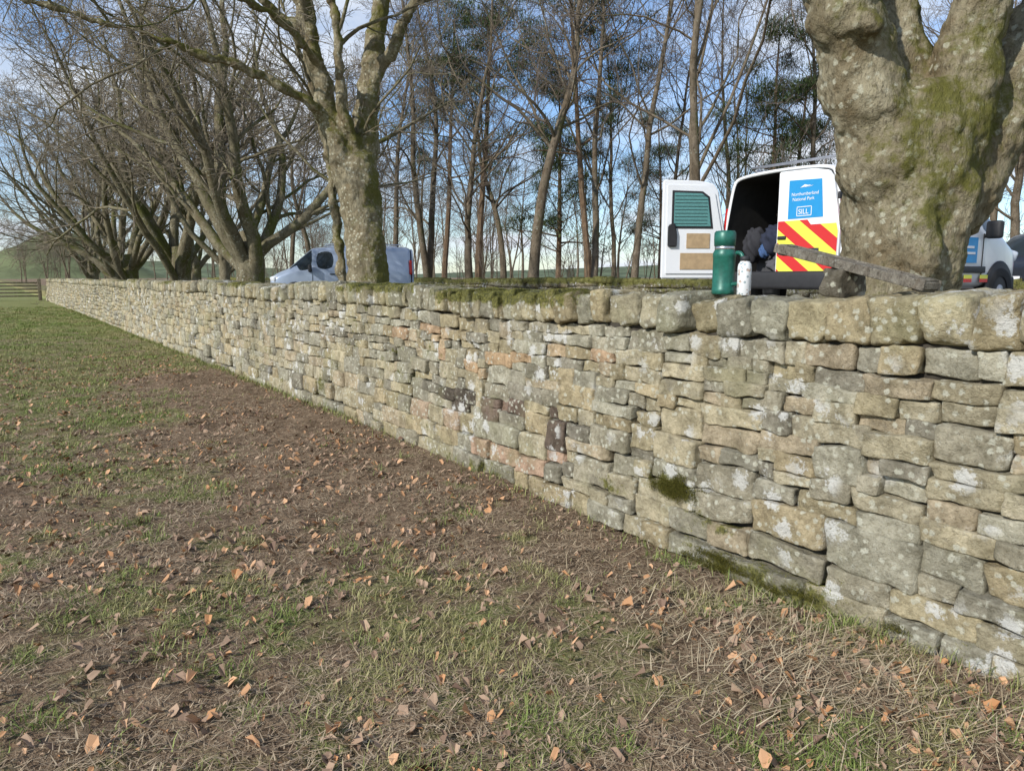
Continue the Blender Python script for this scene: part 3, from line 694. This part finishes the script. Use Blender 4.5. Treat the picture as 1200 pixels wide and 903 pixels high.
def van(name, loc, th, paint, openrear):
    global st_flag
    e = empty(name, loc, -th)
    st = [(0, .42, 1.10, 1.83, .90, .76), (.06, .40, 1.10, 1.85, .91, .775), (1.3, .38, 1.10, 1.86, .92, .785), (2.35, .36, 1.10, 1.85, .92, .78), (2.42, .36, 1.10, 1.85, .92, .78), (3.02, .35, 1.09, 1.80, .91, .75),
          (3.10, .35, 1.09, 1.77, .91, .74), (3.55, .35, 1.07, 1.40, .90, .76), (3.80, .34, 1.03, 1.17, .89, .80), (3.88, .34, .98, 1.12, .88, .78), (4.22, .36, .88, 1.00, .84, .72), (4.38, .40, .72, .84, .74, .6), (4.42, .45, .6, .68, .66, .5)]
    st_flag = ['', '', '', '', 'S', '', 'B', 'W', '', '', '', '']
    loft('body', st, [paint, M_GLASS, M_LINER, M_LINER], e, openrear)
    for x in (-.82, .82):
        for y in (.85, 3.65):
            wheel(e, x*1.02, y)
            lathe('wheel_arch', [(.0, -.02), (.36, -.02), (.39, 0), (.36, .02), (0, .02)], M_TRIM, e, 32, (x*1.105, y, .36), (0, math.pi/2, 0))
    box('rear_bumper', (0, -.05, .48), (1.76, .16, .22), M_TRIM, e, .04); box('front_bumper', (0, 4.40, .42), (1.5, .14, .24), M_TRIM, e, .05)
    for x in (-1, 1):
        box('door_mirror', (x*1.02, 3.18, 1.16), (.20, .11, .24), M_TRIM, e, .045, seg=3); box('mirror_arm', (x*.9, 3.2, 1.08), (.14, .06, .05), M_TRIM, e, .01)
        box('headlamp', (x*.66, 4.2, .86), (.26, .34, .16), M_LAMP, e, .05, (-.3, 0, -x*.55)); box('tail_lamp', (x*.875, .045, 1.2), (.07, .09, .46), M_RED, e, .025, (0, x*-.13, 0))
        box('side_rub_strip', (x*.922, 1.9, .62), (.03, 2.6, .09), M_TRIM, e, .01)
        box('door_handle', (x*.93, 2.5, .98), (.025, .18, .035), M_TRIM, e, .008)
        box('roof_rail', (x*.66, 1.5, 1.915), (.035, 2.4, .03), M_ALLOY if openrear else paint, e, .01)
        for y in (2.33, 3.12): box('panel_gap', (x*.918, y, .8), (.012, .008, .62), M_TRIM, e, 0)
    if openrear:
        for y in (.3, 1.5, 2.5): box('roof_bar', (0, y, 1.955), (1.42, .05, .03), M_ALLOY, e, .01)
    hw = [(.01, .50), (.83, .50), (.87, .62), (.88, 1.08), (.765, 1.66), (.70, 1.75), (.5, 1.79), (.01, 1.80)]
    if openrear:
        prism('rear_door_closed', hw, .05, paint, e, .012, (0, -.05, 0))
        t = NT('red_yellow_chevrons'); co = t.coord(); sp = t.n('ShaderNodeSeparateXYZ'); t.l(co, sp.inputs[0])
        v = t.math('FRACT', t.math('MULTIPLY', t.math('ADD', t.math('MULTIPLY', sp.outputs[0], .75), sp.outputs[2]), 3.1)); c = t.mix(t.math('GREATER_THAN', v, .5), (.72, .72, .08), (.58, .03, .03)); M_CH = t.fin(c, .4, None, .4)
        prism('chevron_panel', [(.03, .55), (.82, .55), (.855, .66), (.865, 1.05), (.84, 1.14), (.5, 1.14), (.45, 1.2), (.03, 1.2)], .003, M_CH, e, 0, (0, -.0535, 0))
        prism('blue_livery_panel', [(.17, 1.22), (.66, 1.22), (.62, 1.66), (.17, 1.68)], .003, M_BLUE, e, 0, (0, -.0545, 0))
        def txt(s_, x, z, size):
            cu = bpy.data.curves.new('livery_text', 'FONT'); cu.body = s_; cu.size = size; cu.extrude = .001; cu.align_x = 'CENTER'; cu.materials.append(M_WTXT)
            o = bpy.data.objects.new('livery_text', cu); COL.objects.link(o); o.parent = e; o.location = (x, -.057, z); o.rotation_euler = (math.pi/2, 0, 0)
        txt('Northumberland', .40, 1.49, .055); txt('National Park', .38, 1.43, .055); txt('SILL', .39, 1.27, .085)
        for (a, b, c_, d_) in [(.40, 1.335+.02, .2, .008), (.40, 1.25, .2, .008)]: box('logo_line', (a, -.057, b), (c_, .003, d_), M_WTXT, e, 0)
        box('logo_line', (.30, -.057, 1.30), (.008, .003, .1), M_WTXT, e, 0); box('logo_line', (.50, -.057, 1.30), (.008, .003, .1), M_WTXT, e, 0)
        for a in range(3): prism('bird_emblem', [(.33+a*.05, 1.58), (.39+a*.05, 1.615-.01*a), (.45+a*.03, 1.60), (.39+a*.05, 1.59)], .003, M_WTXT, e, 0, (0, -.0575, 0))
        box('badge', (.55, -.06, .83), (.16, .02, .065), M_DARKP, e, .009); box('door_handle_rear', (.1, -.06, 1.0), (.12, .03, .04), M_TRIM, e, .01)
        box('door_hinge', (.86, -.03, 1.45), (.03, .07, .08), M_TRIM, e, .006); box('door_hinge', (.895, -.03, .72), (.03, .07, .08), M_TRIM, e, .006)
        hd = empty('rear_door_open', (-.86, -.03, 0), 0); hd.parent = e
        hd.rotation_euler = (0, 0, -math.radians(118))
        prism('door_shell', [(x, z) for x, z in hw], .05, paint, hd, .014, (0, -.05, 0))
        for o_ in [hd.children[-1]]: o_.location = (.86, -.05, 0); o_.scale = (-1, 1, 1)
        M_TEAL = plain('teal_mesh_screen', (.10, .26, .25), .7, sc=60); M_BEIGE = plain('hardboard_panel', (.42, .30, .17), .8)
        def ip(nm, pts, mat, y=0., th_=.012, bv=.004): prism(nm, pts, th_, mat, hd, bv, (0, y, 0))
        ip('door_inner_frame', [(.06, .56), (.80, .56), (.80, 1.74), (.26, 1.73), (.14, 1.62), (.03, 1.1)], M_WHITE, .0, .02, .008)
        ip('window_seal', [(.16, 1.16), (.73, 1.16), (.73, 1.66), (.32, 1.65), (.22, 1.58)], M_TRIM, .015, .012)
        ip('window_screen', [(.195, 1.19), (.70, 1.19), (.70, 1.63), (.33, 1.62), (.245, 1.56)], M_TEAL, .024, .012)
        for a in range(9): ip('screen_bar', [(.25, 1.225+a*.045), (.695, 1.225+a*.045), (.695, 1.229+a*.045), (.25, 1.229+a*.045)], M_TRIM, .034, .008, 0)
        ip('door_card_upper', [(.2, .90), (.52, .90), (.52, 1.10), (.2, 1.10)], M_BEIGE, .018, .012); ip('door_card_lower', [(.14, .62), (.60, .62), (.60, .84), (.14, .84)], M_BEIGE, .018, .012)
        ip('latch', [(.66, .92), (.78, .92), (.78, 1.2), (.70, 1.24), (.66, 1.1)], M_TRIM, .018, .05, .012)
        box('load_floor', (0, 1.15, .55), (1.6, 2.2, .04), M_LINER, e, .005); box('bulkhead', (0, 2.3, 1.15), (1.5, .04, 1.2), M_LINER, e, .005)
        box('storage_crate', (-.45, .75, .83), (.5, .6, .5), plain('grey_crate', (.06, .06, .065), .8), e, .02)
        for (x, y, z, sx, sy, sz, c_) in [(-.28, .35, 1.0, .2, .2, .2, (.02, .025, .045)), (-.05, .4, .85, .2, .2, .24, (.03, .03, .035)), (-.52, .9, 1.35, .17, .17, .17, (.16, .11, .08)), (-.15, .4, .68, .28, .2, .14, (.09, .09, .10)), (-.6, .3, .95, .14, .16, .22, (.03, .03, .035)), (-.38, .22, .86, .07, .07, .09, (.05, .10, .22))]:
            bm = bmesh.new(); bmesh.ops.create_icosphere(bm, subdivisions=4, radius=1)
            for v in bm.verts:
                nn = v.co.normalized(); k = 1+.10*math.sin(nn.x*7+nn.z*5)+.07*math.sin(nn.y*11+nn.z*9+x*9)+.04*math.sin(nn.x*19+nn.z*13); v.co = Vector((nn.x*sx*k, nn.y*sy*k, nn.z*sz*k))
            frombm('kit_bag', bm, [plain('fabric', c_, .9)], e, True, (x, y, z))
        box('side_livery_panel', (.925, 2.75, .88), (.006, .42, .34), M_BLUE, e, 0); box('side_livery_text', (.93, 2.75, .84), (.006, .3, .03), M_WTXT, e, 0); box('side_livery_text', (.93, 2.75, .92), (.006, .22, .03), M_WTXT, e, 0)
        for k in range(8):
            box('side_marking', (.926, .25+k*.42, .50+.0*k), (.004, .2, .1), M_CH, e, 0)
    else:
        prism('rear_door', hw, .05, paint, e, .012, (0, -.05, 0)); prism('rear_door', [(-x, z) for x, z in hw], .05, paint, e, .012, (0, -.05, 0))
    return e
van('parked_van', (3.34, 9.45, .985), math.radians(58), M_WHITE, True)
van('parked_van', (-3.45, 25.0, .62), math.radians(-105), M_BLUEG, False)
def car(name, loc, th, paint):
    global st_flag
    e = empty(name, loc, -th)
    st = [(0, .45, .7, .8, .75, .62), (.05, .36, .86, 1.0, .86, .72), (.12, .34, .95, 1.08, .88, .74), (.5, .32, .96, 1.52, .9, .66), (.62, .32, .96, 1.60, .9, .66), (1.5, .32, .96, 1.66, .91, .68), (1.58, .32, .96, 1.66, .91, .68), (2.4, .32, .95, 1.62, .91, .67), (2.5, .32, .95, 1.60, .91, .67),
          (3.2, .32, .93, 1.10, .9, .76), (3.3, .33, .90, 1.03, .89, .76), (4.0, .35, .82, .93, .86, .72), (4.28, .4, .68, .78, .76, .6), (4.34, .45, .55, .62, .66, .5)]
    st_flag = ['', '', 'W', '', 'S', '', 'S', '', 'B', '', '', '', '']
    loft('body', st, [paint, M_GLASS], e)
    for x in (-.82, .82):
        for y in (.8, 3.45): wheel(e, x, y, .34)
        box('door_mirror', (x*1.2, 2.75, 1.02), (.18, .1, .14), paint, e, .04); box('headlamp', (x*.8, 4.1, .75), (.24, .2, .13), M_LAMP, e, .04); box('tail_lamp', (x*.95, .1, .85), (.2, .14, .2), M_RED, e, .03)
        box('roof_rail', (x*.72, 1.6, 1.68), (.03, 1.6, .03), M_TRIM, e, .01)
    box('number_plate', (0, -.02, .62), (.5, .02, .11), M_WTXT, e, .004)
car('parked_car', (10.4, 15.6, .85), math.radians(80), M_DARKP)

# ---------------------------------------------------------------- things on the wall
zt = 1.408
M_GREEN = plain('green_enamel', (.015, .12, .085), .4, .1, .5, .2, 30); M_STEEL = plain('steel', (.5, .5, .5), .3, .9)
fl = empty('vacuum_flask', (1.176, 4.155, zt))
lathe('flask_body', [(0, 0), (.058, 0), (.062, .006), (.062, .03), (.0605, .033), (.0605, .20), (.062, .203), (.062, .225), (.052, .245)], M_GREEN, fl)
lathe('flask_collar', [(.052, .243), (.054, .246), (.054, .262), (.05, .264)], M_STEEL, fl)
lathe('flask_cup', [(.05, .262), (.057, .264), (.059, .30), (.058, .335), (.05, .345), (0, .348)], M_GREEN, fl)
hp = poly([(-.058, 0, .225, .011), (-.11, 0, .225, .011), (-.125, 0, .20, .011), (-.125, 0, .09, .011), (-.11, 0, .06, .011), (-.058, 0, .055, .011)], 24)
h_ = tubemesh('handle', [(hp[None, :, :3], hp[None, :, 3], 10, 0)], [M_GREEN], fl); h_.rotation_euler = (0, 0, 2.2)
wb = empty('water_bottle', (1.262, 4.06, zt-.005))
t = NT('patterned_white_enamel'); co = t.coord(); c = t.mix(t.ramp(t.vor(co, 38), .30, .24, 0, .8), (.74, .75, .74), (.20, .28, .30)); c = t.mix(t.ramp(t.noise(co, 25, 2), .58, .62, 0, .8), c, (.45, .30, .22)); M_PAT = t.fin(c, .35, None, .5)
lathe('bottle_body', [(0, 0), (.034, 0), (.037, .004), (.037, .15), (.034, .168), (.026, .18), (.024, .186)], M_PAT, wb)
lathe('bottle_cap', [(.024, .184), (.027, .186), (.027, .205), (.022, .212), (0, .213)], M_TRIM, wb)
M_OLD = m_bark('old_grey_timber', (.19, .165, .13), (.33, .30, .24), (.12, .12, .06), (.36, .35, .30), .15, 3)
A_ = Vector((1.46, 4.06, 1.66)); B_ = Vector((1.86, 3.30, 1.465)); dv = B_-A_; Ln = dv.length
lv = empty('spirit_level')
lv.location = (A_+B_)/2; lv.rotation_euler = dv.to_track_quat('Y', 'Z').to_euler()
bm = bmesh.new()
def bar(x0, x1, y0, y1, z0, z1, bm=bm):
    r = bmesh.ops.create_cube(bm, size=1)['verts']
    for v in r: v.co = Vector(((x0+x1)/2+v.co.x*(x1-x0), (y0+y1)/2+v.co.y*(y1-y0), (z0+z1)/2+v.co.z*(z1-z0)))
h2 = Ln/2
bar(-.055, .055, -h2, h2*.42, -.020, .012); bar(-.062, -.052, -h2, h2, -.026, .020); bar(.052, .062, -h2, h2, -.026, .020)
bar(-.0515, .0515, h2*.72, h2, -.020, .012); bar(-.0515, -.03, h2*.425, h2*.715, -.020, .012); bar(.03, .0515, h2*.425, h2*.715, -.020, .012); bar(-.05, .05, -h2+.02, -h2+.06, -.035, .022); bar(-.05, .05, h2-.06, h2-.01, -.035, .024)
bmesh.ops.bevel(bm, geom=bm.edges[:], offset=.003, segments=1, affect='EDGES')
frombm('level_frame', bm, [M_OLD], lv)
box('vial', (0, h2*.57, 0), (.02, .1, .02), plain('vial_glass', (.35, .42, .2), .1), lv, .008)
ps, f = stones(np.array([toSP(1.66, 3.74)+(1.475,)]), np.array([[.06, .11, .075]]), np.array([6.]), 6, np.array([.1]))
mk('loose_stone', W(ps[..., 0], ps[..., 1], ps[..., 2]), f, mats=[M_STONE], col=np.tile([[.16, .145, .115]], (ps.shape[1], 1)), fa={'moss': np.zeros(ps.shape[1])})

# ---------------------------------------------------------------- light
EL = math.radians(31); sx, sy = -.74, -.67
sun = bpy.data.lights.new('sun', 'SUN'); sun.energy = 4.5; sun.angle = math.radians(.9); sun.color = (1, .965, .915)
so = bpy.data.objects.new('sun', sun); COL.objects.link(so)
dirv = Vector((-sx*math.cos(EL), -sy*math.cos(EL), -math.sin(EL))); so.rotation_euler = dirv.to_track_quat('-Z', 'Y').to_euler()
w = bpy.data.worlds.new('World'); scene.world = w; w.use_nodes = True; nt = w.node_tree; bg = nt.nodes['Background']
sk = nt.nodes.new('ShaderNodeTexSky'); sk.sky_type = 'NISHITA'; sk.sun_disc = False; sk.sun_elevation = EL; sk.sun_rotation = math.atan2(sx, sy) % (2*math.pi)
sk.ozone_density = 2.0; sk.dust_density = .4; sk.air_density = 1.0
tint = nt.nodes.new('ShaderNodeMix'); tint.data_type = 'RGBA'; tint.blend_type = 'MULTIPLY'; tint.inputs[0].default_value = 1; nt.links.new(sk.outputs[0], tint.inputs[6]); tint.inputs[7].default_value = (.93, 1.03, 1.18, 1)
tc = nt.nodes.new('ShaderNodeTexCoord'); sp = nt.nodes.new('ShaderNodeSeparateXYZ'); nt.links.new(tc.outputs['Generated'], sp.inputs[0])
ad = nt.nodes.new('ShaderNodeMath'); ad.operation = 'ADD'; nt.links.new(sp.outputs[2], ad.inputs[0]); ad.inputs[1].default_value = .18
mx_ = nt.nodes.new('ShaderNodeMath'); mx_.operation = 'MAXIMUM'; nt.links.new(ad.outputs[0], mx_.inputs[0]); mx_.inputs[1].default_value = .05
dx = nt.nodes.new('ShaderNodeVectorMath'); dx.operation = 'DIVIDE'; cb = nt.nodes.new('ShaderNodeCombineXYZ')
for a in (0, 1, 2): nt.links.new(mx_.outputs[0], cb.inputs[a])
nt.links.new(tc.outputs['Generated'], dx.inputs[0]); nt.links.new(cb.outputs[0], dx.inputs[1])
nz = nt.nodes.new('ShaderNodeTexNoise'); nz.inputs['Scale'].default_value = 1.1; nz.inputs['Detail'].default_value = 7; nz.inputs['Roughness'].default_value = .55; nt.links.new(dx.outputs[0], nz.inputs['Vector'])
mr = nt.nodes.new('ShaderNodeMapRange'); mr.interpolation_type = 'SMOOTHSTEP'; mr.inputs[1].default_value = .42; mr.inputs[2].default_value = .66; nt.links.new(nz.outputs['Fac'], mr.inputs[0])
mi_ = nt.nodes.new('ShaderNodeMix'); mi_.data_type = 'RGBA'; nt.links.new(mr.outputs[0], mi_.inputs[0]); nt.links.new(tint.outputs[2], mi_.inputs[6]); mi_.inputs[7].default_value = (5.6, 6.0, 6.6, 1)
nt.links.new(mi_.outputs[2], bg.inputs[0]); bg.inputs[1].default_value = .15

cam = bpy.data.cameras.new('camera'); co_ = bpy.data.objects.new('camera', cam); COL.objects.link(co_); co_.location = (0, 0, 1.5); co_.rotation_euler = (math.radians(81.7), 0, 0)
cam.lens = 26.0; cam.sensor_width = 36; cam.clip_end = 6000; cam.clip_start = .05; scene.camera = co_
scene.view_settings.view_transform = 'Standard'; scene.view_settings.look = 'None'; scene.view_settings.exposure = 0
